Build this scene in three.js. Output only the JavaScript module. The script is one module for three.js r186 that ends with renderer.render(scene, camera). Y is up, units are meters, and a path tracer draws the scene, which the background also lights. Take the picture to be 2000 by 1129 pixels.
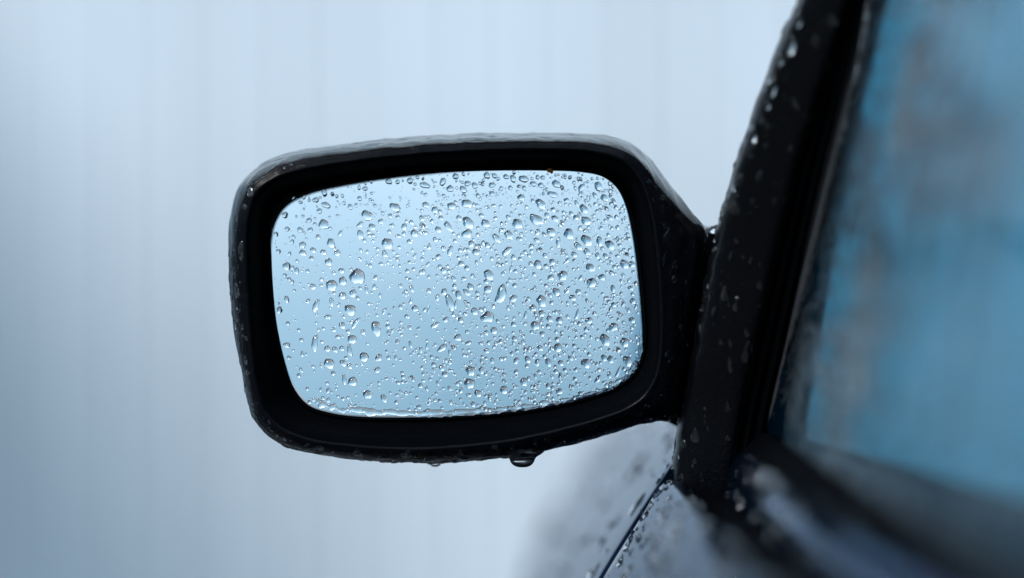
import * as THREE from 'three';
import { mergeGeometries } from 'three/addons/utils/BufferGeometryUtils.js';

// ---------------------------------------------------------------- camera, sky, sun, exposure
const W = 2000, H = 1129, F = 5400, EYE = 1.08;            // photo size, focal length in photo pixels, eye height
const scene = new THREE.Scene();
const camera = new THREE.PerspectiveCamera(2 * Math.atan(H / 2 / F) * 180 / Math.PI, 1024 / 578, 0.02, 400);
camera.position.set(0, EYE, 0);
camera.lookAt(0, EYE, -10);
camera.focus = 1.203;
camera.userData.fStop = 2.4;
const renderer = new THREE.WebGLRenderer({ antialias: true });
renderer.setSize(1024, 578);
renderer.toneMapping = THREE.LinearToneMapping;
renderer.toneMappingExposure = 1.84;
renderer.shadowMap.enabled = true;

function hash(x, y, s = 0) { let h = Math.imul(x | 0, 374761393) ^ Math.imul(y | 0, 668265263) ^ Math.imul(s | 0, 974634777); h = Math.imul(h ^ (h >>> 13), 1274126177); return ((h ^ (h >>> 16)) >>> 0) / 4294967296; }
const sm = (t) => t * t * (3 - 2 * t), lerp = THREE.MathUtils.lerp, clamp = THREE.MathUtils.clamp;
function vnoise(x, y, s = 0, px = 0, py = 0) {               // value noise; px, py: whole-number periods for tiling textures
  const xi = Math.floor(x), yi = Math.floor(y), fx = sm(x - xi), fy = sm(y - yi);
  const m = (a, p) => (p ? ((a % p) + p) % p : a);
  const g = (a, b) => hash(m(a, px), m(b, py), s);
  return lerp(lerp(g(xi, yi), g(xi + 1, yi), fx), lerp(g(xi, yi + 1), g(xi + 1, yi + 1), fx), fy);
}
function fbm(x, y, s, o = 4, p = 0) { let a = 0, k = 0.5, t = 0; for (let i = 0; i < o; i++) { a += k * vnoise(x, y, s + i, p, p); t += k; k *= 0.5; x *= 2; y *= 2; p *= 2; } return a / t; }
let seed = 12345;
const rnd = () => { seed = (Math.imul(seed, 1664525) + 1013904223) | 0; return (seed >>> 0) / 4294967296; };

const SUN = new THREE.Vector3(-0.55, 0.75, 0.6).normalize();   // high, behind cloud, behind the camera and to its left
{
  const w = 768, h = 384, data = new Float32Array(w * h * 4), v = new THREE.Vector3();
  const low = [0.110, 0.205, 0.275], high = [0.84, 0.97, 1.10];
  for (let j = 0; j < h; j++) for (let i = 0; i < w; i++) {
    const e = ((j + 0.5) / h - 0.5) * Math.PI, a = ((i + 0.5) / w - 0.5) * 2 * Math.PI;
    v.set(Math.cos(a) * Math.cos(e), Math.sin(e), Math.sin(a) * Math.cos(e));
    const up = Math.max(0, e * 180 / Math.PI), cosS = v.dot(SUN);
    const cl = fbm(v.x * 2.2 + 9 + v.y * 1.1, v.z * 2.2 + 4 - v.y * 1.6, 31, 5) - 0.5;
    const t = clamp(Math.pow(up / 90, 0.85) * (1 + 0.9 * cl) + 0.10 * cl, 0, 1);
    const glow = 0.5 * Math.exp((cosS - 1) * 3.2);
    const k = (j * w + i) * 4;
    for (let c = 0; c < 3; c++) data[k + c] = lerp(low[c], high[c], t) * (1 + glow);
    data[k + 3] = 1;
  }
  const sky = new THREE.DataTexture(data, w, h, THREE.RGBAFormat, THREE.FloatType);
  sky.mapping = THREE.EquirectangularReflectionMapping;
  sky.magFilter = THREE.LinearFilter;
  sky.needsUpdate = true;
  scene.background = sky;
  scene.environment = sky;
}
const sun = new THREE.DirectionalLight(new THREE.Color(1, 0.985, 0.97), 1.5);
sun.position.copy(SUN).multiplyScalar(12).add(new THREE.Vector3(0, EYE, -1.2));
sun.target.position.set(0, EYE, -1.2);
sun.castShadow = true;
sun.shadow.radius = 30;
sun.shadow.mapSize.set(2048, 2048);
Object.assign(sun.shadow.camera, { left: -8, right: 8, top: 8, bottom: -8, near: 0.5, far: 40 });
scene.add(sun, sun.target);

// ---------------------------------------------------------------- helpers
const X = (px, d) => (px - W / 2) / F * d, Y = (py, d) => EYE - (py - H / 2) / F * d;
const at = (px, py, d) => new THREE.Vector3(X(px, d), Y(py, d), -d);     // photo pixel at a depth that the thing it touches gives
const taken = {};
function numbered(n) { taken[n] = (taken[n] ?? -1) + 1; return taken[n] ? n + '_' + String(taken[n]).padStart(3, '0') : n; }
function shadows(o) { o.traverse((m) => { if (m.isMesh) { m.castShadow = true; m.receiveShadow = true; } }); return o; }
function part(parent, name, geometry, material, label) { const m = new THREE.Mesh(geometry, material); m.name = name; if (label) m.userData.label = label; parent.add(m); return m; }
function top(o, name, label, category, group, kind) {
  o.name = numbered(name); o.userData.label = label; o.userData.category = category;
  if (group) o.userData.group = group;
  if (kind) o.userData.kind = kind;
  scene.add(o); return o;
}
function tex(n, fn, srgb) {
  const d = new Uint8Array(n * n * 4);
  for (let j = 0; j < n; j++) for (let i = 0; i < n; i++) { const c = fn(i / n, j / n), k = (j * n + i) * 4; for (let q = 0; q < 3; q++) d[k + q] = clamp(Array.isArray(c) ? c[q] : c, 0, 1) * 255; d[k + 3] = 255; }
  const t = new THREE.DataTexture(d, n, n); t.wrapS = t.wrapT = THREE.RepeatWrapping; t.magFilter = THREE.LinearFilter; t.minFilter = THREE.LinearMipmapLinearFilter; t.generateMipmaps = true;
  if (srgb) t.colorSpace = THREE.SRGBColorSpace;
  t.needsUpdate = true; return t;
}
const rep = (t, r, s = r) => { const c = t.clone(); c.repeat.set(r, s); c.needsUpdate = true; return c; };
// rows of points -> smooth sheet; closedU joins the last point of a row to its first. uv in metres along the sheet
function sheet(rows, closedU = false, face = null) {        // face: a direction the sheet looks to; without one its outside looks away from its middle
  const nv = rows.length, nu = rows[0].length, pos = [], uv = [], idx = [], cols = closedU ? nu : nu - 1;
  for (let j = 0; j < nv; j++) for (let i = 0; i < nu; i++) pos.push(rows[j][i].x, rows[j][i].y, rows[j][i].z);
  const mid = nu >> 1, lv = [0]; for (let j = 1; j < nv; j++) lv.push(lv[j - 1] + rows[j][mid].distanceTo(rows[j - 1][mid]));
  const mj = nv >> 1, lu = [0]; for (let i = 1; i < nu; i++) lu.push(lu[i - 1] + rows[mj][i].distanceTo(rows[mj][i - 1]));
  for (let j = 0; j < nv; j++) for (let i = 0; i < nu; i++) uv.push(lu[i], lv[j]);
  for (let j = 0; j < nv - 1; j++) for (let i = 0; i < cols; i++) {
    const a = j * nu + i, b = j * nu + (i + 1) % nu, c = a + nu, d = b + nu;
    idx.push(a, b, c, b, d, c);
  }
  const g = new THREE.BufferGeometry();
  g.setAttribute('position', new THREE.Float32BufferAttribute(pos, 3));
  g.setAttribute('uv', new THREE.Float32BufferAttribute(uv, 2));
  g.setIndex(idx); g.computeVertexNormals();
  const P = g.attributes.position, N = g.attributes.normal, mid3 = new THREE.Vector3(), p = new THREE.Vector3(), n = new THREE.Vector3(); let sum = 0;
  for (let i = 0; i < P.count; i++) mid3.add(p.fromBufferAttribute(P, i)); mid3.divideScalar(P.count);
  for (let i = 0; i < P.count; i++) { n.fromBufferAttribute(N, i); sum += face ? n.dot(face) : n.dot(p.fromBufferAttribute(P, i).sub(mid3)); }
  if (sum < 0) { for (let i = 0; i < idx.length; i += 3) { const t = idx[i + 1]; idx[i + 1] = idx[i + 2]; idx[i + 2] = t; } g.setIndex(idx); g.computeVertexNormals(); }
  return g;
}
// smooth curve through [x, y, ...] tuples, n samples
function smooth(pts, n, closed = false, tension = 0.5) {
  const k = pts[0].length, c = [];
  for (let q = 0; q < k; q += 3) c.push(new THREE.CatmullRomCurve3(pts.map((p) => new THREE.Vector3(p[q], p[q + 1] ?? 0, p[q + 2] ?? 0)), closed, 'centripetal', tension));
  const out = [];
  for (let i = 0; i < n; i++) { const t = i / (closed ? n : n - 1), r = []; for (const cc of c) { const v = cc.getPoint(t); r.push(v.x, v.y, v.z); } out.push(r.slice(0, k)); }
  return out;
}

// ---------------------------------------------------------------- materials
const filmTex = tex(512, (u, v) => {                          // uneven film of rainwater: slow swells with small beads in it
  let h = 0.55 * fbm(u * 7, v * 7, 3, 4, 7);
  for (const [n, s, a] of [[22, 5, 0.35], [46, 8, 0.22]]) {
    const x = u * n, y = v * n, xi = Math.floor(x), yi = Math.floor(y);
    for (let b = -1; b < 2; b++) for (let c = -1; c < 2; c++) {
      const gx = ((xi + b) % n + n) % n, gy = ((yi + c) % n + n) % n; if (hash(gx, gy, s) < 0.35) continue;
      const dx = x - (xi + b + 0.2 + 0.6 * hash(gx, gy, s + 1)), dy = y - (yi + c + 0.2 + 0.6 * hash(gx, gy, s + 2)), r = 0.18 + 0.4 * hash(gx, gy, s + 3);
      const q = 1 - (dx * dx + dy * dy) / (r * r); if (q > 0) h += a * Math.sqrt(q) * r;
    }
  }
  return h;
});
const grainTex = tex(512, (u, v) => 0.6 * fbm(u * 90, v * 90, 12, 2, 90) + 0.4 * fbm(u * 24, v * 24, 17, 3, 24));
const M = {
  plastic: new THREE.MeshPhysicalMaterial({ color: new THREE.Color(0.0022, 0.0026, 0.004), roughness: 0.2, specularIntensity: 0.11, bumpMap: rep(filmTex, 22), bumpScale: 0.00022 }),
  frame: new THREE.MeshPhysicalMaterial({ color: new THREE.Color(0.0014, 0.0017, 0.0026), roughness: 0.26, specularIntensity: 0.2, bumpMap: rep(grainTex, 30), bumpScale: 0.0003 }),
  rubber: new THREE.MeshPhysicalMaterial({ color: new THREE.Color(0.0012, 0.0015, 0.0022), roughness: 0.6, specularIntensity: 0.006 }),
  mirror: new THREE.MeshPhysicalMaterial({ color: new THREE.Color(0.90, 0.94, 0.97), metalness: 1, roughness: 0.015 }),
  paint: new THREE.MeshPhysicalMaterial({ color: new THREE.Color(0.008, 0.022, 0.048), metalness: 0.85, roughness: 0.08, specularColor: new THREE.Color(0.10, 0.22, 0.38), clearcoat: 0.05, clearcoatRoughness: 0.03 }),
  glass: new THREE.MeshPhysicalMaterial({ color: new THREE.Color(0.062, 0.31, 0.45), transmission: 1, thickness: 0, roughness: 0.05, ior: 1.4, specularIntensity: 0.6, bumpMap: rep(filmTex, 8), bumpScale: 0.0012 }),
  water: new THREE.MeshPhysicalMaterial({ color: new THREE.Color(1, 1, 1), transmission: 1, thickness: 0.003, ior: 1.333, roughness: 0, attenuationColor: new THREE.Color(0.97, 0.99, 1), attenuationDistance: 0.2 }),
  wet: new THREE.MeshPhysicalMaterial({ color: new THREE.Color(0.0016, 0.002, 0.003), roughness: 0.12, specularIntensity: 0.6, bumpMap: rep(filmTex, 16), bumpScale: 0.0004 }),
  rust: new THREE.MeshStandardMaterial({ color: new THREE.Color(0.42, 0.13, 0.012), roughness: 0.9 }),
  trim: new THREE.MeshStandardMaterial({ color: new THREE.Color(0.010, 0.012, 0.016), roughness: 0.8 }),
};
for (const k of ['plastic', 'frame', 'wet', 'rubber', 'paint', 'trim', 'rust']) M[k].side = THREE.DoubleSide;

// ---------------------------------------------------------------- setting: wet ground and the pale wall far ahead
{
  const g = new THREE.PlaneGeometry(80, 80); g.rotateX(-Math.PI / 2);
  const ground = new THREE.Mesh(g, new THREE.MeshStandardMaterial({ color: new THREE.Color(0.045, 0.05, 0.055), roughness: 0.45, bumpMap: rep(grainTex, 90), bumpScale: 0.003 }));
  ground.name = 'ground'; ground.userData = { kind: 'structure', label: 'wet dark asphalt ground under the car', category: 'ground' };
  scene.add(ground);
  const gr = rep(tex(256, (u, v) => 0.84 + 0.16 * fbm(u * 30, v * 4, 41, 3, 2)), 1, 1);
  const shapes = [0, 1, 2].map((i) => new THREE.BoxGeometry(0.15 - 0.006 * i, 3.4, 0.024 + 0.004 * i));
  // a wall of upright boards, all of one paint; single boards have weathered a little lighter or darker
  function boardWall(x0, x1, z, paint, spread, salt) {
    const wall = new THREE.Group(); wall.position.set((x0 + x1) / 2, 0, z);
    const tones = [-1, -0.5, 0, 0.5, 1].map((t) => new THREE.MeshStandardMaterial({ color: new THREE.Color(...paint).multiplyScalar(1 + spread * t), roughness: 0.75, map: gr }));
    const n = Math.round((x1 - x0) / 0.155);
    for (let i = 0; i < n; i++) {
      const t = 0.65 * hash(Math.floor(i / 2), 3, salt) + 0.35 * hash(i, 5, salt), b = part(wall, 'board', shapes[i % 3], tones[clamp(Math.round(t * 4), 0, 4)]);
      b.position.set(x0 - wall.position.x + (i + 0.5) * 0.155, 1.7, 0.01 * hash(i, 2, 9));
    }
    part(wall, 'back_panel', new THREE.BoxGeometry(x1 - x0 - 0.04, 3.3, 0.05).translate(0, 1.65, -0.06), tones[1]);
    return wall;
  }
  const paint = [0.69, 0.76, 0.825];
  top(boardWall(-2.77, 5.6, -7.5, paint, 0.07, 7), 'board_wall', 'tall pale grey wall of upright boards beyond the mirror', 'wall');
  const side = boardWall(-2.05, 2.05, 0, paint, 0.07, 13);      // unseen side wall, added to shade the left end of the tall wall
  side.position.set(-2.80, 0, -5.44); side.scale.y = 0.97; side.rotation.y = Math.PI / 2;
  top(side, 'board_wall', 'unseen pale board wall added to shade the tall wall', 'wall');
}

// ---------------------------------------------------------------- the car: only the corner the photograph shows
const car = new THREE.Group();
top(car, 'car', 'wet black car with rain beaded wing mirror and blue tinted side window', 'car');

// outlines of the mirror in photo pixels
const OUT = [[447, 500], [449, 440], [457, 395], [470, 362], [493, 335], [527, 313], [580, 296], [650, 285], [760, 272], [880, 264], [1000, 261], [1120, 262], [1180, 266], [1225, 278], [1256, 299], [1281, 326], [1310, 365], [1340, 402], [1364, 430], [1379, 448], [1380, 470], [1374, 520], [1362, 600], [1350, 680], [1338, 750], [1326, 806], [1312, 820], [1280, 823], [1240, 832], [1180, 850], [1100, 872], [1030, 888], [960, 896], [860, 904], [790, 904], [700, 898], [615, 887], [562, 874], [525, 852], [501, 825], [485, 790], [472, 730], [459, 660], [450, 580]];
const GL = [[527, 430], [534, 406], [551, 388], [582, 375], [640, 361], [720, 348], [820, 337], [920, 331], [1050, 330], [1140, 334], [1180, 343], [1206, 363], [1223, 396], [1236, 450], [1247, 530], [1254, 610], [1256, 660], [1250, 700], [1233, 731], [1200, 756], [1150, 774], [1080, 791], [1000, 803], [900, 811], [800, 815], [700, 814], [650, 808], [604, 793], [574, 760], [553, 704], [538, 640], [531, 580], [527, 510]];
const CR = [[480, 520], [480, 450], [488, 402], [511, 364], [560, 338], [640, 321], [760, 305], [900, 294], [1050, 290], [1165, 296], [1220, 314], [1250, 346], [1270, 398], [1283, 475], [1290, 560], [1292, 650], [1286, 720], [1266, 766], [1232, 795], [1180, 816], [1100, 839], [1000, 861], [900, 873], [800, 878], [700, 873], [605, 860], [548, 838], [515, 804], [500, 760], [492, 700], [485, 620]];
const Z = new THREE.Vector3(0, 0, 1), OUTW = new THREE.Vector3(-1, 0.8, 0.3);
const CX = 890, CY = 572, NA = 288;
function radial(pts) {                                        // outline -> radius for each of NA angles round the mirror's middle
  const s = smooth(pts.map((p) => [p[0], p[1], 0]), 1400, true), out = new Array(NA);
  const ang = s.map((p) => Math.atan2(p[1] - CY, p[0] - CX)), rad = s.map((p) => Math.hypot(p[0] - CX, p[1] - CY));
  for (let i = 0; i < NA; i++) {
    const a = (i / NA) * 2 * Math.PI - Math.PI; let best = 0, bd = 9;
    for (let k = 0; k < s.length; k++) { const k2 = (k + 1) % s.length; let d1 = ang[k] - a, d2 = ang[k2] - a; d1 = Math.atan2(Math.sin(d1), Math.cos(d1)); d2 = Math.atan2(Math.sin(d2), Math.cos(d2)); if (d1 * d2 <= 0 && Math.abs(d1) < 0.5 && Math.abs(d1 - d2) > 1e-9) { const f = d1 / (d1 - d2), m = Math.abs(d1) + Math.abs(d2); if (m < bd) { bd = m; best = lerp(rad[k], rad[k2], f); } } }
    out[i] = best;
  }
  return out;
}
const rO = radial(OUT), rG = radial(GL), rC = radial(CR);
const ca = [...Array(NA)].map((_, i) => Math.cos((i / NA) * 2 * Math.PI - Math.PI)), sa = [...Array(NA)].map((_, i) => Math.sin((i / NA) * 2 * Math.PI - Math.PI));
// the glass: a convex mirror, tipped up so that it shows the sky behind the camera
const GN = [-0.045, 0.095], GR = 1.3, GD = 1.209, GC = at(CX, CY, GD);
const zOf = (x, y) => { const dx = x - GC.x, dy = y - GC.y; return GC.z - GN[0] * dx - GN[1] * dy - (dx * dx + dy * dy) / (2 * GR); };
const nOf = (x, y) => new THREE.Vector3(GN[0] + (x - GC.x) / GR, GN[1] + (y - GC.y) / GR, 1).normalize();
function onGlass(px, py) { let d = GD, x, y; for (let k = 0; k < 4; k++) { x = X(px, d); y = Y(py, d); d = -zOf(x, y); } return new THREE.Vector3(X(px, d), Y(py, d), -d); }

const mirror = new THREE.Group(); mirror.name = 'wing_mirror'; mirror.userData.label = 'black plastic wing mirror wet with rain'; car.add(mirror);
{
  // mirror glass: flat of the glass, ground edge, rim
  const rows = [], N = 26;
  for (let j = 0; j <= N; j++) rows.push(ca.map((c, i) => onGlass(CX + c * (rG[i] - 4) * Math.max(j / N, 1e-4), CY + sa[i] * (rG[i] - 4) * Math.max(j / N, 1e-4))));
  const g = sheet(rows, true, Z), nn = g.attributes.normal, pp = g.attributes.position;
  for (let i = 0; i < nn.count; i++) { const n = nOf(pp.getX(i), pp.getY(i)); nn.setXYZ(i, n.x, n.y, n.z); }
  part(mirror, 'mirror_glass', g, M.mirror, 'bluish convex mirror glass covered in raindrops');
  const bev = [0, 0.35, 0.7, 1].map((t) => ca.map((c, i) => { const p = onGlass(CX + c * (rG[i] - 4 + 5.5 * t), CY + sa[i] * (rG[i] - 4 + 5.5 * t)); p.z -= 0.0003 * t * t; return p; }));
  part(mirror, 'glass_edge', sheet(bev, true, Z), M.mirror);
  // housing
  const CD = 1.192, rings = [];
  const ring = (fr, fd) => rings.push(ca.map((c, i) => { const r = fr(i), q = onGlass(CX + c * rG[i], CY + sa[i] * rG[i]), d = fd(i, -q.z); return [CX + c * r, CY + sa[i] * r, d]; }));
  const mix = (a, b, t) => (i) => lerp(a[i], b[i], t);
  const neck = (i) => clamp((rO[i] - rC[i] - 34) / 60, 0, 1);
  ring((i) => rG[i] - 3, (i, dg) => dg + 0.0022);
  ring((i) => rG[i] + 0.5, (i, dg) => dg + 0.0016);
  ring((i) => rG[i] + 3, (i, dg) => dg - 0.0004);
  ring((i) => rG[i] + 6, (i, dg) => dg - 0.0008);
  ring((i) => rG[i] + 9, (i, dg) => dg + 0.0002);
  ring(mix(rG, rC, 0.42), (i, dg) => lerp(dg, CD, 0.25));
  ring(mix(rG, rC, 0.66), (i, dg) => lerp(dg, CD, 0.68));
  ring(mix(rG, rC, 0.87), (i, dg) => CD + 0.0012);
  ring(mix(rG, rC, 1), () => CD);
  const roof = (i) => clamp(-sa[i] * 2.2 - 0.35, 0, 1) * (1 - neck(i));     // the upper side runs back in a shallow slope that mirrors the sky
  ring((i) => lerp(rC[i], rO[i], 0.16), (i) => CD + 0.0004 + 0.001 * neck(i));
  ring((i) => lerp(rC[i], rO[i], 0.36), (i) => CD + 0.0012 + 0.002 * neck(i));
  ring((i) => lerp(rC[i], rO[i], lerp(0.62, 0.53, roof(i))), (i) => CD + 0.0038 - 0.0012 * roof(i) + 0.003 * neck(i));
  ring((i) => lerp(rC[i], rO[i], lerp(0.86, 0.74, roof(i))), (i) => CD + 0.009 + 0.004 * roof(i) + 0.001 * neck(i));
  ring((i) => rO[i], (i) => CD + 0.019 + 0.016 * roof(i));
  ring((i) => rO[i] - 3, (i) => CD + 0.032 + 0.012 * roof(i));
  ring((i) => rO[i] - 14, (i) => CD + 0.052);
  ring((i) => rO[i] * 0.88, () => CD + 0.072);
  ring((i) => rO[i] * 0.66, () => CD + 0.090);
  ring((i) => rO[i] * 0.36, () => CD + 0.100);
  ring((i) => rO[i] * 0.02, () => CD + 0.103);
  const per = [...Array(NA)].map((_, i) => smooth(rings.map((r) => r[i]), 118));
  const hr = [];
  for (let j = 0; j < 118; j++) hr.push(ca.map((c, i) => {
    const [x, y, d] = per[i][j], w = clamp((j - 42) / 20, 0, 1) * clamp((112 - j) / 14, 0, 1);         // rainwater lies unevenly on the outside
    const b = w * (fbm(x / 26 + 7, y / 26 + d * 160, 61, 3) - 0.5) * 5.0 + w * (vnoise(x / 9, y / 9 + d * 500, 66) - 0.5) * 1.4;
    return at(x + c * b, y + sa[i] * b, d - w * (fbm(x / 16 + 70, y / 16, 71, 3) - 0.5) * 0.0009);
  }));
  const JC = 46;
  part(mirror, 'bezel', sheet(hr.slice(0, JC + 1), true, Z), M.rubber);
  part(mirror, 'housing', sheet(hr.slice(JC), true), M.plastic);
  // rainwater lying on the upper side of the housing: a sheet that dips under the plastic where the water ends
  const full = sheet(hr, true), fn = full.attributes.normal, rows2 = [];
  for (let j = 55; j < 84; j++) {
    const row = [];
    for (let i = 0; i < NA; i++) {
      if (sa[i] > -0.12 || i > NA * 0.485) continue;
      const e = (j - 68) / 7 + (fbm(i * 0.09, j * 0.03, 131, 4) - 0.5) * 1.7 + (vnoise(i * 0.55, j * 0.1, 133) - 0.5) * 0.35, side = Math.min(1, (-sa[i] - 0.12) * 6) * clamp((NA * 0.485 - i) / 14, 0, 1), f = clamp(Math.min(e, (84 - j) / 6), -1, 1) * side - 0.25 * (1 - side);
      const n = new THREE.Vector3().fromBufferAttribute(fn, j * NA + i);
      row.push(hr[j][i].clone().addScaledVector(n, 0.00042 * (f > 0 ? Math.sqrt(f) : f)));
    }
    rows2.push(row);
  }
  const film = new THREE.Mesh(sheet(rows2, false, new THREE.Vector3(0, 1, 0)), M.water);
  top(film, 'water_film', 'shining film of rainwater along top of mirror housing', 'water');
  // speck of rust at the top edge of the glass
  const rg = new THREE.IcosahedronGeometry(0.0011, 2), rp = rg.attributes.position;
  for (let i = 0; i < rp.count; i++) { const k = 0.75 + 0.6 * vnoise(rp.getX(i) * 2500 + 9, rp.getY(i) * 2500 + rp.getZ(i) * 1800, 5); rp.setXYZ(i, rp.getX(i) * k * 1.05, rp.getY(i) * k * 0.7, rp.getZ(i) * k * 0.5); }
  rg.computeVertexNormals();
  part(mirror, 'rust_spot', rg, M.rust, 'small orange rust spot at top edge of mirror glass').position.copy(onGlass(1074, 333).add(new THREE.Vector3(0, 0, 0.0005)));
  // bracket between the housing and the door frame
  const br = [[[1330, 432], [1385, 445], [1404, 440], [1440, 460]], [[1340, 470], [1387, 480], [1400, 482], [1440, 500]], [[1340, 560], [1374, 560], [1388, 560], [1430, 560]], [[1320, 680], [1356, 680], [1366, 680], [1420, 680]], [[1310, 770], [1338, 770], [1350, 770], [1400, 780]], [[1300, 815], [1326, 822], [1340, 826], [1400, 840]], [[1305, 824], [1327, 836], [1342, 842], [1400, 860]]];
  const prof = (dd) => smooth(br.map((r) => r.flatMap((p) => [p[0], p[1], 0])), 60).map((r, j) => {
    const o = []; for (let q = 0; q < 4; q++) { const ed = j < 2 || j > 57 ? 0.004 : 0; o.push(at(r[q * 3], r[q * 3 + 1], [1.225, 1.246, 1.2155, 1.222][q] + dd + ed)); } return o; });
  const A = prof(0), B = prof(0.03);
  part(mirror, 'mount_bracket', sheet(A.map((r, j) => [...smooth(r.map((p) => p.toArray()), 14).map((p) => new THREE.Vector3(...p)), ...B[j].slice().reverse()]), true), M.wet);
}

// window frame and rubber: edges in photo pixels, the front edge of the door frame raked back towards the camera
const HT = [[1000, 1.206], [935, 1.203], [820, 1.196], [700, 1.185], [560, 1.170], [470, 1.160], [310, 1.141], [130, 1.119], [0, 1.103], [-90, 1.092], [-300, 1.066]];
const eL = [[1306, 1000], [1316, 935], [1331, 820], [1352, 720], [1381, 560], [1401, 470], [1446, 310], [1508, 130], [1562, 0], [1601, -90], [1690, -300]];
const eR = [[1412, 1000], [1424, 935], [1444, 820], [1469, 700], [1500, 560], [1521, 470], [1559, 310], [1613, 130], [1655, 0], [1684, -90], [1752, -300]];
const eG = [[1470, 1000], [1480, 935], [1497, 810], [1524, 690], [1552, 560], [1572, 470], [1610, 310], [1655, 130], [1692, 0], [1718, -90], [1780, -300]];
const door = new THREE.Group(); door.name = 'front_door'; car.add(door);
let glassLine;
{
  const n = 120, L = smooth(eL.map((p) => [p[0], p[1], 0]), n), R = smooth(eR.map((p) => [p[0], p[1], 0]), n), G = smooth(eG.map((p) => [p[0], p[1], 0]), n), D = smooth(HT.map((p) => [p[1], p[0], 0]), n);
  const rows = [], rub = []; glassLine = [];
  for (let j = 0; j < n; j++) {
    const d = D[j][0], l = L[j], r = R[j], g = G[j], P = (t, dd, a = l, b = r) => [lerp(a[0], b[0], t), lerp(a[1], b[1], t), d + dd];
    const wob = (fbm(j * 0.33, 2, 91, 3) - 0.5) * 7 + (vnoise(j * 0.9, 9, 93) - 0.5) * 3;
    const prof = smooth([P(0.55, 0.06), P(0.06, 0.045), P(-0.06, 0.026), P(-0.03, 0.010), P(0.02, 0.001), P(0.10, -0.003), P(0.35, -0.007), P(0.62, -0.010), P(0.93, -0.013), P(1.0, -0.012), P(1.06, -0.006), P(1.05, 0.01)], 34);
    rows.push(prof.map((p, i) => at(p[0] + (i > 4 && i < 15 ? wob * (1 - Math.abs(i - 9) / 6) : 0), p[1], p[2])));
    rub.push(smooth([P(0.0, 0.006, r, g), P(0.10, -0.005, r, g), P(0.28, -0.010, r, g), P(0.5, -0.012, r, g), P(0.62, -0.008, r, g), P(0.72, -0.012, r, g), P(0.9, -0.015, r, g), P(1.0, -0.013, r, g), P(1.05, -0.006, r, g)], 26).map((p) => at(p[0], p[1], p[2])));
    glassLine.push(at(g[0], g[1], d - 0.010));
  }
  part(door, 'window_frame', sheet(rows, true), M.frame, 'grained black door frame beaded with rain');
  part(door, 'window_channel', sheet(rub, true, new THREE.Vector3(-0.3, 0, 1)), M.rubber);
}
// side glass: leans in towards the roof, runs back past the camera
const gb = glassLine.find((p) => p.y < Y(815, 1.19)) ?? glassLine[0];
const GX0 = 0.1085, GY0 = EYE - 0.062;
const slope = 0.20;                                            // metres inwards for each metre up
const gx = (y) => GX0 + (y - GY0) * slope - (y - GY0) * (y - GY0) * 0.06;
{
  const rows = [];
  for (let j = 0; j <= 30; j++) {
    const y = GY0 - 0.03 + j * 0.0125, row = [];
    // front end of the pane follows the channel
    let zf = -1.18; for (let k = 0; k < glassLine.length - 1; k++) if ((glassLine[k].y - y) * (glassLine[k + 1].y - y) <= 0) { zf = lerp(glassLine[k].z, glassLine[k + 1].z, (y - glassLine[k].y) / (glassLine[k + 1].y - glassLine[k].y)); break; }
    for (let i = 0; i <= 40; i++) row.push(new THREE.Vector3(gx(y), y, lerp(zf - 0.012, 0.35, i / 40)));
    rows.push(row);
  }
  part(door, 'side_window', sheet(rows, false, new THREE.Vector3(-1, 0, 0)), M.glass, 'blue tinted side window streaming with rain');
}
{ // inside lining of the windscreen pillar, behind the glass
  const rows = glassLine.filter((p, j) => j % 4 === 0).map((p, j, all) => {
    const t = j / (all.length - 1), d = -p.z + 0.07, px = p.x / -p.z * F + W / 2, py = H / 2 - (p.y - EYE) / -p.z * F, w = lerp(105, 34, Math.pow(t, 0.7)), q = lerp(0.085, 0.015, t);
    return smooth([[px - 40, py, d + 0.03], [px - 30, py, d - 0.01], [px + w * 0.5, py, d - 0.05 - q], [px + w * 0.9, py, d - 0.07 - q], [px + w, py, d - 0.06 - q], [px + w * 0.5, py, d + 0.06]], 18).map((q) => at(...q));
  });
  part(car, 'pillar_lining', sheet(rows, true), M.trim);
}
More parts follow.
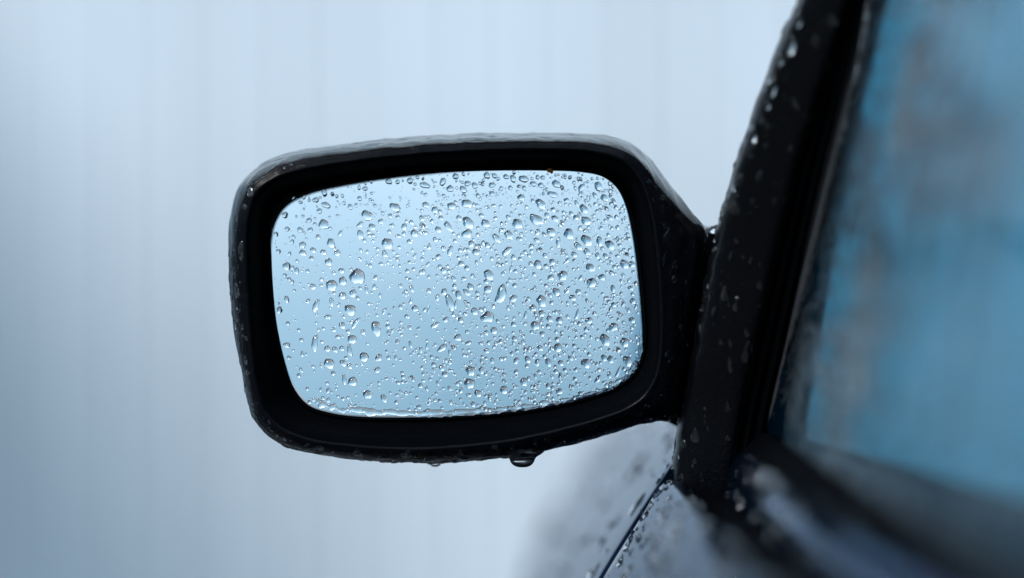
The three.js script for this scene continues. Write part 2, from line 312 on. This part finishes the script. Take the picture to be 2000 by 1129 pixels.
// body sections: x, y (from eye height) of the door and wing skins; x grows towards the car
const SIDE = [[0.0667, -0.0844], [0.054, -0.1035], [0.040, -0.126], [0.026, -0.151], [0.013, -0.180], [0.003, -0.222], [-0.003, -0.29], [-0.004, -0.42], [0.004, -0.60], [0.03, -0.80]];
const V = (x, y, z) => new THREE.Vector3(x, EYE + y, z);
function skin(section, zs, drop, out) { const s = smooth(section.map((p) => [p[0], p[1], 0]), 64); return zs.map((z, j) => s.map((p) => V(p[0] + (out ? out(-z) : 0), p[1] - drop(-z), z))); }
{
  const zs = []; for (let z = -1.208; z <= 0.36; z += 0.014) zs.push(z);
  const seam = (z) => 0;
  // upper part of the door: painted band under the glass, then the blackened ledge, then the shoulder
  const band = [[0.1030, -0.0685], [0.0985, -0.0700], [0.0950, -0.0740], [0.0925, -0.0805], [0.0906, -0.0900], [0.0915, -0.095]];
  part(door, 'upper_skin', sheet(skin(band, zs.map((z) => Math.max(z, -1.192)), seam), false, OUTW), M.paint);
  const ledge = [[0.094, -0.0880], [0.0885, -0.0885], [0.0845, -0.0900], [0.0795, -0.0905], [0.0755, -0.0893], [0.0735, -0.0865], [0.0735, -0.092]];
  part(door, 'dark_ledge', sheet(skin(ledge, zs, seam), false, OUTW), M.rubber);  // ledge of the door, its dark reflection put in as black colour
  const sh = [[0.0760, -0.0920], [0.0745, -0.0850], [0.0715, -0.0835], ...SIDE];
  const rows = skin(sh, zs, seam);
  const lip = rows[0].map((p) => p.clone().add(new THREE.Vector3(0.012, -0.004, 0.003)));
  part(door, 'door_skin', sheet([lip, ...rows], false, OUTW), M.paint);
  const seal = [[0.117, -0.066], [0.1125, -0.0622], [0.1080, -0.0618], [0.1045, -0.0640], [0.1015, -0.0672], [0.0998, -0.0690], [0.1005, -0.076]];
  part(door, 'window_seal', sheet(skin(seal, zs.map((z) => Math.max(z, -1.192)), seam), false, OUTW), M.rubber);
  // front wing and bonnet
  const zw = []; for (let z = -1.2125; z >= -2.75; z -= 0.02) zw.push(z);
  const wing = [[0.55, -0.15], [0.30, -0.15], [0.16, -0.145], [0.125, -0.105], [0.10, -0.064], [0.079, -0.069], ...SIDE];
  const drop = (d) => 0.020 * Math.max(0, d - 1.25) + 0.018 * Math.pow(Math.max(0, d - 1.25), 2.0), out = (d) => 0.02 * Math.pow(Math.max(0, d - 1.9), 2);
  const wr = skin(wing, zw, drop, out), wl = wr[0].map((p) => p.clone().add(new THREE.Vector3(0.012, -0.004, -0.003)));
  const wg = part(car, 'front_wing', sheet([wl, ...wr], false, OUTW), M.paint, 'glossy wet front wing beaded with rain');
  // cabin as far as the wet glass lets it show
  const dash = smooth([[-1.30, -0.24, 0], [-1.29, -0.20, 0], [-1.36, -0.178, 0], [-1.5, -0.170, 0], [-1.66, -0.168, 0], [-1.72, -0.18, 0], [-1.72, -0.3, 0]], 30);
  part(car, 'dashboard', sheet([0.15, 0.4, 0.8, 1.3].map((x) => dash.map((p) => V(x, p[1], p[0]))), false, new THREE.Vector3(0, 1, 0)), M.trim);
  part(car, 'door_trim', sheet([[-1.19, 0.120], [-1.10, 0.130], [-1.0, 0.140], [-0.8, 0.158], [-0.5, 0.172], [0.35, 0.172]].map(([z, x]) => [[0.112, -0.0640], [x, -0.0635], [x + 0.006, -0.072], [x + 0.012, -0.2], [x, -0.6]].map((p) => V(p[0], p[1], z))), false, new THREE.Vector3(1, 0, 0)), M.trim);
}

// ---------------------------------------------------------------- rain
// a lens of water lying on a surface: z is out of the surface, length w along x, breadth h along y; mass sags towards (sx, sy)
function dropShape(w, h, s, sx = 0, sy = 0, high = 0.42, seg = 22, nr = 7, bend = 0) {
  const a = w / 2, b = h / 2, top_ = Math.min(a, b) * 2 * high, pos = [], idx = [], ph = hash(s, 1, 5) * 6.28;
  const irr = (t) => 1 + 0.10 * Math.sin(2 * t + ph) * hash(s, 2, 5) + 0.09 * Math.sin(3 * t + ph * 2.1) * hash(s, 3, 5) + 0.05 * Math.sin(5 * t + ph * 3.3);
  const put = (r, t, z) => {
    const k = irr(t), along = Math.cos(t) * r * k;
    const x = along * a + sx * a * (1 - r * r) * 0.28, y = Math.sin(t) * r * k * b * (1 - 0.18 * along * (hash(s, 4, 5) - 0.5) * 2) + sy * b * (1 - r * r) * 0.28 + bend * b * (along * along - 0.4);
    pos.push(x, y, z);
  };
  pos.push(sx * a * 0.28, sy * b * 0.28 - bend * b * 0.4, top_);
  for (let j = 1; j <= nr; j++) { const r = Math.sin((j / nr) * Math.PI / 2); for (let i = 0; i < seg; i++) put(r, (i / seg) * 2 * Math.PI, top_ * Math.pow(1 - r * r, 0.62)); }
  for (let i = 0; i < seg; i++) idx.push(0, 1 + i, 1 + (i + 1) % seg);
  for (let j = 0; j < nr - 1; j++) for (let i = 0; i < seg; i++) { const p = 1 + j * seg + i, q = 1 + j * seg + (i + 1) % seg; idx.push(p, p + seg, q, q, p + seg, q + seg); }
  const base = pos.length / 3, last = 1 + (nr - 1) * seg;
  for (let i = 0; i < seg; i++) { const k = (last + i) * 3; pos.push(pos[k] * 0.97, pos[k + 1] * 0.97, -0.00012); }
  const c = pos.length / 3; pos.push(0, 0, -0.00012);
  for (let i = 0; i < seg; i++) { const n = (i + 1) % seg; idx.push(last + i, base + i, last + n, last + n, base + i, base + n, base + i, c, base + n); }
  const g = new THREE.BufferGeometry();
  g.setAttribute('position', new THREE.Float32BufferAttribute(pos, 3)); g.setIndex(idx); g.computeVertexNormals(); return g;
}
function facing(n, ang) { return new THREE.Quaternion().setFromUnitVectors(Z, n).multiply(new THREE.Quaternion().setFromAxisAngle(Z, ang)); }

// drops on the mirror glass, read off enlargements of the photograph: corner of the enlargement, then x y length breadth turn in its own pixels
const K = 6.64;
const TILES = [
  [520, 330, `755 312 100 75 80,640 402 85 75 -20,775 470 130 75 25,690 545 75 70 30,242 598 90 80 45,555 665 70 65,750 722 150 125 25,630 715 55 50,440 790 80 75,270 780 75 60 -20,570 790 70 65,130 845 65 55 60,672 882 65 65,355 880 60 45 45,838 960 125 105 80,470 985 95 85 45,475 1085 95 75 10,608 1052 80 70 -20,740 1078 80 70 30,918 1088 85 80 -40,160 1068 65 60,490 370 60 45 -60,445 432 55 50,555 408 45 40,700 370 38 38,1280 255 75 60,1205 240 70 45 90,1590 165 90 75 50,1210 382 70 60 60,1090 492 80 65 50,1165 470 60 45 90,1310 605 165 125 30,1215 722 110 60 -45,1372 752 100 85 40,1222 850 115 85 70,1325 815 55 50 30,1570 965 150 140 30,1482 680 75 65 -20,1410 475 55 50,1365 315 45 40,1535 1100 90 75 60,925 605 50 40,822 625 38 34,910 500 40 30 60,925 420 30 28,485 515 35 30,475 610 45 40,390 615 35 35,630 640 38 34,960 835 85 50 -60,1385 858 50 45,1385 930 45 40,1350 395 45 40,1670 498 148 112 25`],
  [770, 330, `205 152 90 80 90,270 195 50 45,45 168 65 60,400 212 140 80 15,300 110 50 50,630 165 120 75 100,795 95 85 80 90,895 65 55 45 90,725 255 95 90,895 265 105 85 45,950 188 85 75,1045 215 90 75 45,1205 70 100 80 80,1300 88 80 65 45,1265 208 85 75,1268 320 75 70,1450 100 75 70 45,1540 125 110 75 70,1505 245 65 60,1620 225 60 50,1085 345 65 60,640 345 50 50,405 330 55 45,410 468 105 75 10,525 530 95 85 -50,738 480 110 95 20,940 448 145 110 10,1285 475 70 45 -15,1380 480 45 45,1075 470 60 45,355 640 80 65 80,605 635 70 60 45,485 675 65 50 -50,840 635 75 70,700 745 150 80 55,955 695 175 125 40,940 838 145 105 -15,1185 705 125 95 40,1130 600 65 60 30,1600 710 155 115 20,1485 855 125 100 45,1325 895 130 85 55,570 785 85 80,395 828 85 55 -10,258 830 100 95 60,125 750 95 70 -60,50 868 80 45,220 690 65 55 30,155 675 40 40,530 915 65 60 30,590 920 40 35,785 930 50 50,995 970 100 75 -60,1060 1075 105 85 -10,1205 985 75 65 60,1460 1065 160 75 -45,725 1060 150 65 105,450 1005 85 50 100,635 1030 75 60 -60,195 940 75 55,1480 625 65 60,1310 635 50 45,65 1012 45 40,45 625 60 50`],
  [1010, 330, `85 130 130 95 10,210 192 90 70 10,305 210 75 70 20,265 105 65 55 90,330 110 60 60,510 195 120 95 50,460 330 140 80 10,305 455 160 110 40,245 655 200 125 35,50 370 95 90 30,830 245 110 75 -60,1050 225 140 90 70,1130 375 110 85 45,1005 340 80 60 60,640 405 70 65,770 445 90 50 70,865 520 130 95 50,890 670 140 105 45,490 640 105 75 30,760 630 75 70,385 600 75 60 60,700 580 70 55 60,1200 630 90 70 20,1285 620 60 55,440 815 120 105 30,670 840 150 120 45,900 925 165 120 40,790 1000 125 80 40,1205 985 145 100 45,1065 940 140 75 80,535 960 150 65 95,260 820 95 60 -60,905 1075 95 85 30,255 920 80 55 10,180 1000 75 60 -50,1085 765 60 55,1225 765 50 50,1300 755 60 55,465 525 65 60,1280 495 60 55,1215 450 50 50,1010 455 50 45,600 560 50 45,1330 985 60 50,90 245 60 60,30 225 50 45`],
  [520, 490, `265 200 110 105 30,395 260 95 60 90,805 142 95 95,590 95 70 60 50,975 255 80 65,875 285 60 50,1180 330 205 200,848 445 155 140 30,990 388 110 105,605 462 80 75,712 445 42 42,985 580 105 85 -30,1120 550 110 80 -70,1300 500 120 45 80,1185 610 55 50 60,1415 345 75 50 -50,265 628 95 65 80,170 770 95 80 -60,540 650 70 45 -50,645 705 175 70 -70,845 665 110 60 85,1085 762 150 140 40,795 855 100 55 -10,985 965 95 75 50,870 1020 65 50 50,1160 935 185 50 -55,1105 915 75 30 -50,1060 1040 60 55,1255 1050 70 60,1425 1005 195 120 80,1575 975 60 60,1530 785 100 45 -60,278 940 55 50,1490 165 60 50,420 1025 45 45,300 365 45 50,365 515 42 42,1000 850 45 45,880 545 45 45,740 1005 40 40`],
  [770, 490, `865 165 90 70 -20,640 250 90 75 -40,940 220 65 65,1225 310 155 110 50,1190 395 70 60,770 360 85 55 60,900 360 70 50 -20,780 455 60 65,645 530 105 70 -60,985 465 95 85 60,935 535 115 60 40,1215 495 115 90 -10,1380 560 265 120 -65,1540 615 110 85 -20,715 665 230 95 75,830 570 120 75 80,800 690 120 45 100,450 515 70 60 70,225 490 95 55 70,560 605 95 50 -70,212 650 90 38 -70,270 745 90 85,1040 780 100 90 40,1205 855 170 150 -20,1290 1030 90 90 45,1545 950 65 65,860 895 75 70 20,920 815 55 50,765 820 65 45 90,395 765 75 40 -50,445 765 115 28 -75,165 850 75 50 -10,530 960 135 55 -35,665 890 90 60 -30,1515 230 110 40 -70,1570 260 60 50,1545 80 75 65,1560 445 65 60,165 260 60 50 -60,250 235 55 40,205 370 45 45,265 65 80 40 -70,200 990 55 60,1190 1060 65 60,945 1050 55 50,830 85 45 45,510 110 45 35,195 145 45 45,70 190 40 40,1340 910 50 50`],
  [1010, 490, `265 172 120 100 45,175 165 60 65,455 140 85 75 40,375 195 65 60,640 130 105 45 -45,950 215 130 95 30,1390 170 135 105 50,1510 170 90 80,585 318 130 130,430 345 100 70 -30,965 410 135 120 20,1100 340 95 85,1225 285 70 65,820 350 85 45 -60,510 530 100 105,650 505 115 55 -50,790 530 85 65 -40,720 605 95 80,315 650 165 115 60,205 740 90 95,315 810 85 95 45,420 880 95 75 50,545 895 95 85 20,235 965 125 110 10,105 830 105 40 -75,775 825 145 45 -68,930 900 100 80 -20,1490 895 90 75 20,1245 985 130 110 -30,1240 490 110 60 80,1500 650 80 75,1105 555 45 40,805 940 60 60,890 1015 60 60,325 1075 70 70,400 975 70 50 60,445 670 60 55,1185 655 55 55,1250 695 70 60,1000 810 65 55,740 45 80 75,1040 60 90 60 80,1145 65 80 60 40,360 60 75 55 40,40 100 60 45 30,1475 480 80 60,1260 205 60 55,220 300 55 50,1300 60 55 50`],
  [520, 650, `265 158 100 65 5,630 135 215 85 95,455 90 55 55,928 50 65 55,985 45 40 40,1112 80 120 110 20,1085 225 160 65 80,790 205 85 75,890 215 90 65 50,980 200 70 65,1265 310 120 120 20,1455 322 110 80 -60,815 398 145 125 30,995 390 90 75 40,1080 430 75 60 60,1035 320 50 45,465 275 75 45 90,865 525 60 60,1435 480 80 80,1115 630 130 110 -20,1010 600 145 55 85,420 552 55 50,450 480 65 40 80,800 750 80 50 -60,705 735 55 35 -70,530 725 50 45,735 845 50 45,990 855 50 42,1060 840 45 40,1315 798 130 105 -10,1525 850 110 75 60,560 895 50 50,1088 942 55 50,1150 942 45 45,290 320 45 50,910 675 50 25 60,515 275 35 35,1460 650 45 40,1560 590 50 45,720 115 45 40,1560 240 40 38,710 430 50 30 50`],
  [770, 650, `820 60 115 80 -10,620 195 150 70 -40,210 150 95 45 70,345 215 80 50 90,425 170 100 30 -80,1195 230 70 70,1220 125 60 50,960 130 95 50 -25,510 410 70 55 -25,358 450 65 45 -40,615 455 75 75 60,655 535 85 70 30,720 380 60 50 -80,985 490 130 125 30,975 655 145 130 -5,1085 785 95 95 -50,1130 485 100 65 80,1190 525 70 50 -60,1420 738 105 100,1580 360 100 60 -55,1270 360 90 50 95,1525 270 70 50 90,1385 335 50 55,1580 505 75 55 -60,115 570 55 55,340 685 65 65,420 720 75 45 80,320 960 70 55,1020 925 75 60 -70,865 745 85 50 -75,970 805 80 45,815 660 60 55,720 720 80 45 50,590 880 50 50,1185 815 50 48,435 920 60 40,565 650 75 35 70,715 255 80 35 85,780 540 60 35 -20,50 645 65 45,105 635 45 45,155 640 45 40,1560 75 75 65,25 900 50 55,20 320 70 45 90,485 310 50 50,1590 230 55 55,995 380 45 50,1140 305 45 45,1190 330 45 45,210 780 38 36,295 835 45 42,800 795 60 30 -60,190 990 40 38,860 860 40 38,620 970 40 35,1570 880 45 40,465 600 40 38,375 530 60 38 -70,1310 465 55 48,1355 480 45 42`],
  [1010, 650, `525 190 110 110 20,295 195 85 70 40,135 345 90 75 50,260 385 100 65 -80,405 385 115 80 80,355 305 55 55,240 275 55 52,565 390 80 75 20,690 325 80 50 40,890 395 130 115 40,1140 90 165 120 55,1390 120 130 115 40,1125 325 95 75 60,1210 345 105 80 60,1430 365 150 100 60,1310 505 170 45 -65,1195 545 90 60 80,1385 465 60 50,1045 600 125 60 -50,1125 640 70 35 -30,85 635 110 100 90,400 690 80 60 80,550 755 105 80,205 755 60 55,395 795 65 45,500 500 65 60,620 480 60 55,760 475 60 55,285 505 60 55,750 595 60 50,125 430 50 60,235 560 75 40 70,930 275 60 50,740 165 60 55,515 80 65 60,450 200 55 50,110 765 60 40 -60,265 760 60 35 -80,465 655 50 40,535 660 45 40,840 50 50 50,1030 405 60 40 90,365 150 45 42`],
];
const drops = [];
for (const [ox, oy, list] of TILES) for (const one of list.split(',')) { const [x, y, w, h, a = 0] = one.split(' ').map(Number); drops.push({ x: ox + x / K, y: oy + y / K, w: w / K, h: h / K, a }); }
const inGlass = (x, y, m) => { const t = Math.atan2(y - CY, x - CX), i = ((Math.round((t + Math.PI) / (2 * Math.PI) * NA) % NA) + NA) % NA; return Math.hypot(x - CX, y - CY) < rG[i] - m; };
for (const p of drops) for (let k = 0; k < 12 && !inGlass(p.x, p.y, Math.max(p.w, p.h) / 2 + 4); k++) { p.x += (CX - p.x) * 0.01; p.y += (CY - p.y) * 0.01; }   // none reaches over the rim
drops.sort((p, q) => q.w * q.h - p.w * p.h);
const PX = GD / F;                                            // metres in a photo pixel on the mirror glass
const small = [], kinds = {
  giant: ['largest round raindrop on the mirror glass', null],
  run: ['long narrow running streak of rainwater on mirror glass', 'rain streaks on the mirror glass'],
  big: ['large fat raindrop on the mirror glass', 'large raindrops on the mirror glass'],
  oval: ['small oval slanting raindrop on the mirror glass', 'oval raindrops on the mirror glass'],
  bead: ['small round bead of rain on the mirror glass', 'round beads of rain on the mirror glass'],
};
drops.forEach((p, k) => {
  const pos = onGlass(p.x, p.y), n = nOf(pos.x, pos.y), ang = -p.a * Math.PI / 180, long = p.w / p.h;
  const sag = new THREE.Vector2(0.25, -1).rotateAround(new THREE.Vector2(), -ang);
  const g = dropShape(p.w * PX, p.h * PX, k + 1, sag.x, sag.y, 0.33 + 0.14 * hash(k, 4, 21), 24, 8, long > 1.9 ? (hash(k, 9, 2) - 0.5) * 1.2 : 0);
  if (k >= 300) { g.applyMatrix4(new THREE.Matrix4().compose(pos, facing(n, ang), new THREE.Vector3(1, 1, 1))); small.push(g); return; }
  const m = new THREE.Mesh(g, M.water); m.position.copy(pos); m.quaternion.copy(facing(n, ang));
  const kind = k === 0 ? 'giant' : long > 1.9 ? 'run' : p.w * p.h > 240 ? 'big' : long > 1.3 ? 'oval' : 'bead';
  top(m, kind === 'run' ? 'rain_streak' : 'raindrop', kinds[kind][0], 'raindrop', kinds[kind][1]);
});
// fine spray between them, thicker towards the car
{
  const shapes = [0, 1, 2, 3].map((i) => dropShape(1, 1, 900 + i, 0, -0.5, 0.34, 10, 4));
  const mats = [];
  const busy = (x, y, r) => drops.some((p) => Math.hypot(p.x - x, p.y - y) < Math.max(p.w, p.h) / 2 + r * 0.7);
  for (let t = 0; t < 26000 && mats.length < 3600; t++) {
    const x = 525 + rnd() * 735, y = 328 + rnd() * 485, r = 0.8 + 3.4 * Math.pow(rnd(), 3.2);
    const dens = clamp(0.12 + (x - 620) / 650, 0.10, 1) * clamp(0.35 + 1.1 * fbm(x / 60, y / 60, 45, 3), 0, 1);
    if (rnd() > dens || !inGlass(x, y, 7) || busy(x, y, r)) continue;
    const pos = onGlass(x, y), n = nOf(pos.x, pos.y), k = 1 + rnd() * 0.5;
    mats.push(new THREE.Matrix4().compose(pos, facing(n, -1.57 + (rnd() - 0.5)), new THREE.Vector3(2 * r * PX * k, 2 * r * PX, 2 * r * PX)));
  }
  const per = shapes.map(() => []); mats.forEach((m, i) => per[i % 4].push(m));
  for (let s = 0; s < 4; s++) for (const m of per[s]) small.push(shapes[s].clone().applyMatrix4(m));
  const m = new THREE.Mesh(mergeGeometries(small), M.water);
  top(m, 'rain_spray', 'fine spray of tiny water beads over mirror glass', 'water', null, 'stuff');
}
// water gathered along the lower edge of the glass
{
  const pts = [[600, 775], [640, 795], [700, 802], [780, 807], [880, 806], [980, 800], [1060, 790], [1130, 776], [1190, 756], [1228, 730], [1248, 695], [1251, 640]];
  const s = smooth(pts.map((p) => [p[0], p[1], 0]), 260), rows = [];
  s.forEach((p, j) => {
    const end = Math.min(1, j / 14, (259 - j) / 14), r = (2.2 + 7.5 * fbm(j * 0.13, 1, 51, 3) * vnoise(j * 0.5, 6, 52)) * PX * end + 1e-5, row = [];
    const c = onGlass(p[0], p[1] + (vnoise(j * 0.3, 2, 53) - 0.5) * 5), q = s[Math.min(j + 1, 259)], o = s[Math.max(j - 1, 0)], tx = q[0] - o[0], ty = q[1] - o[1], l = Math.hypot(tx, ty), nx = -ty / l, ny = tx / l;
    for (let i = 0; i < 12; i++) { const t = (i / 12) * 2 * Math.PI; row.push(new THREE.Vector3(c.x + nx * Math.cos(t) * r * 1.3, c.y - ny * Math.cos(t) * r * 1.3, c.z + Math.sin(t) * r * 0.7)); }
    rows.push(row);
  });
  top(new THREE.Mesh(sheet(rows, true), M.water), 'water_line', 'line of rainwater pooled along bottom edge of mirror glass', 'water');
}
// pendant drops under the housing
function pendant(px, py, rad, len, d, name, label) {
  const prof = [[1.75, 0.55], [1.45, 0.28], [1.12, 0.02], [0.98, -0.25], [0.90, -0.5], [0.70, -0.78], [0.36, -0.96], [0.0, -1.0]].map(([x, y]) => new THREE.Vector2(Math.max(x * rad * PX, 1e-6), y * len * PX));
  const c = new THREE.SplineCurve(prof).getPoints(40); c.push(new THREE.Vector2(1e-6, -len * PX)); c.unshift(new THREE.Vector2(1e-6, 0.55 * len * PX));
  const g = new THREE.LatheGeometry(c.filter((p) => p.x >= 0).reverse(), 40); g.scale(1, 1, 0.7);
  const m = new THREE.Mesh(g, M.water); m.position.copy(at(px, py, d)); top(m, name, label, 'raindrop');
}
pendant(1020, 893, 25, 20, 1.206, 'raindrop', 'big raindrop about to fall from underside of mirror housing');
pendant(850, 902, 12, 10, 1.228, 'raindrop', 'small pale raindrop hanging under the mirror housing');

const ray = new THREE.Raycaster();
function scatter(mesh, count, name, label, pick, size, high = 0.34, run = 1.6) {   // beads of rain on a surface of the car, placed where pick says
  mesh.updateWorldMatrix(true, false);
  const p = mesh.geometry.attributes.position, nn = mesh.geometry.attributes.normal, ix = mesh.geometry.index.array, tri = ix.length / 3, a = new THREE.Vector3(), b = new THREE.Vector3(), c = new THREE.Vector3(), na = new THREE.Vector3(), acc = [];
  let total = 0; const cum = new Float32Array(tri);
  for (let t = 0; t < tri; t++) { a.fromBufferAttribute(p, ix[t * 3]); b.fromBufferAttribute(p, ix[t * 3 + 1]).sub(a); c.fromBufferAttribute(p, ix[t * 3 + 2]).sub(a); const mid = a.clone().addScaledVector(b, 0.33).addScaledVector(c, 0.33); total += b.cross(c).length() * pick(mid); cum[t] = total; }
  const mats = [];
  for (let k = 0; k < count; k++) {
    const v = rnd() * total; let lo = 0, hi = tri - 1; while (lo < hi) { const m = (lo + hi) >> 1; if (cum[m] < v) lo = m + 1; else hi = m; }
    let u = rnd(), w = rnd(); if (u + w > 1) { u = 1 - u; w = 1 - w; }
    a.fromBufferAttribute(p, ix[lo * 3]); b.fromBufferAttribute(p, ix[lo * 3 + 1]); c.fromBufferAttribute(p, ix[lo * 3 + 2]);
    const pos = a.clone().multiplyScalar(1 - u - w).addScaledVector(b, u).addScaledVector(c, w);
    na.fromBufferAttribute(nn, ix[lo * 3]);
    if (na.dot(camera.position.clone().sub(pos)) < 0) na.negate();
    const s = size(pos);
    // long side runs down the surface
    const down = new THREE.Vector3(0, -1, 0).addScaledVector(na, na.y).normalize(), side = down.clone().cross(na).negate();
    const basis = new THREE.Matrix4().makeBasis(down, na.clone().cross(down), na);
    const q = new THREE.Quaternion().setFromRotationMatrix(basis).multiply(new THREE.Quaternion().setFromAxisAngle(Z, (rnd() - 0.5) * 0.8));
    mats.push(new THREE.Matrix4().compose(pos, q, new THREE.Vector3(s * (1 + Math.pow(rnd(), run > 2 ? 4 : 2) * run), s, s * 0.9)));
  }
  const shape = dropShape(1, 1, 77, 0.4, 0, high, 12, 4), im = new THREE.InstancedMesh(shape, M.water, mats.length);
  mats.forEach((m, i) => im.setMatrixAt(i, m)); im.instanceMatrix.needsUpdate = true;
  top(im, name, label, 'water', null, 'stuff');
}
const get = (n) => car.getObjectByName(n), near = (p, z0, z1) => (p.z > z0 && p.z < z1 ? 1 : 0);
const size = (lo, hi, e) => () => lo + (hi - lo) * Math.pow(rnd(), e);
scatter(get('window_frame'), 1100, 'frame_rain', 'rain beads on the grained black door frame', (p) => (p.y > EYE - 0.09 && p.y < EYE + 0.15 ? 1 : 0), size(0.0006, 0.004, 4), 0.24);
scatter(get('housing'), 1500, 'housing_rain', 'rain beads on the black mirror housing', (p) => (p.z < -1.1925 && p.z > -1.24 && p.y < EYE + 0.055 ? 1 : 0), size(0.0006, 0.0034, 4), 0.16);
scatter(get('side_window'), 4600, 'window_rain', 'rain beads and runs on blue tinted side window', (p) => (p.z < -0.4 && p.y < EYE + 0.13 && p.x < gx(p.y) + 0.002 ? (p.z < -0.93 ? 5 : 1) * (p.y < EYE - 0.045 ? 0.5 : 1) * (fbm(p.y * 26, p.z * 12 + 40, 88, 3) > 0.5 ? 1 : 0.22) : 0), (p) => (p.z < -0.95 ? 0.0012 + 0.0042 * Math.pow(rnd(), 2) : 0.0015 + (p.z > -0.72 ? 0.004 : 0.0085) * Math.pow(rnd(), 1.8)), 0.12, 4);
scatter(get('upper_skin'), 260, 'band_rain', 'rain beads on the painted band below side window', (p) => near(p, -1.2, -0.5), size(0.001, 0.004, 3), 0.22);
scatter(get('door_skin'), 1500, 'door_rain', 'rain beads on the shoulder of black door', (p) => near(p, -1.21, -0.6) * (p.y > EYE - 0.22 ? 1 : 0), size(0.001, 0.0042, 2.6), 0.32);
scatter(get('front_wing'), 800, 'wing_rain', 'rain beads on the front wing beyond door', (p) => near(p, -2.6, -1.2) * (p.y > EYE - 0.3 && p.x < 0.16 ? 1 : 0), size(0.0015, 0.007, 2.6), 0.30);
// wet beads caught in the joint between mirror and door frame
[[1378, 520, 8, 70, -10], [1362, 600, 9, 60, -8], [1354, 655, 8, 40, -8], [1344, 720, 8, 74, -9], [1333, 785, 9, 40, -9], [1328, 640, 6, 16, -20], [1395, 448, 22, 16, 0]].forEach(([x, y, w, h, a], k) => {
  const g = dropShape(h * PX, w * PX, 400 + k, 0, 0, 1.0, 20, 8), m = new THREE.Mesh(g, M.water), o = new THREE.Vector3(0, EYE, 0), hit = new THREE.Raycaster(o, at(x, y, 1).sub(o).normalize()).intersectObject(car, true).find((q) => /housing|bracket|frame/.test(q.object.name));
  m.position.copy(hit ? hit.point : at(x, y, 1.2142)); m.quaternion.copy(facing(new THREE.Vector3(-0.25, 0.05, 1).normalize(), Math.PI / 2 + a * Math.PI / 180));
  top(m, 'joint_bead', 'bead of rain caught in joint between mirror and door frame', 'raindrop', 'rain beads in the mirror joint');
});
// larger drops clinging to the outer edge of the door frame
[[1556, 40, 18, 30], [1541, 88, 24, 40], [1522, 118, 16, 22], [1506, 172, 18, 44], [1497, 205, 14, 22], [1470, 262, 18, 34], [1464, 300, 12, 20], [1484, 345, 13, 26], [1447, 352, 14, 30], [1432, 405, 12, 26], [1470, 395, 8, 14], [1428, 500, 8, 20], [1440, 585, 9, 12], [1395, 610, 8, 26], [1500, 250, 10, 16], [1530, 60, 10, 18]].forEach(([x, y, w, h], k) => {
  const o = new THREE.Vector3(0, EYE, 0), r = new THREE.Raycaster(o, at(x, y, 1).sub(o).normalize()), hit = r.intersectObject(get('window_frame'))[0];
  if (!hit) return;
  const n = hit.face.normal.clone(); if (n.dot(r.ray.direction) > 0) n.negate();
  const m = new THREE.Mesh(dropShape(h * PX, w * PX * 1.3, 500 + k, -0.6, 0, 0.34, 20, 6), M.water);
  m.position.copy(hit.point); m.quaternion.copy(facing(n, Math.PI / 2 - 0.35));
  top(m, 'raindrop', 'fat raindrop clinging to outer edge of the black door frame', 'raindrop', 'large raindrops on the door frame');
});

shadows(scene);
renderer.render(scene, camera);
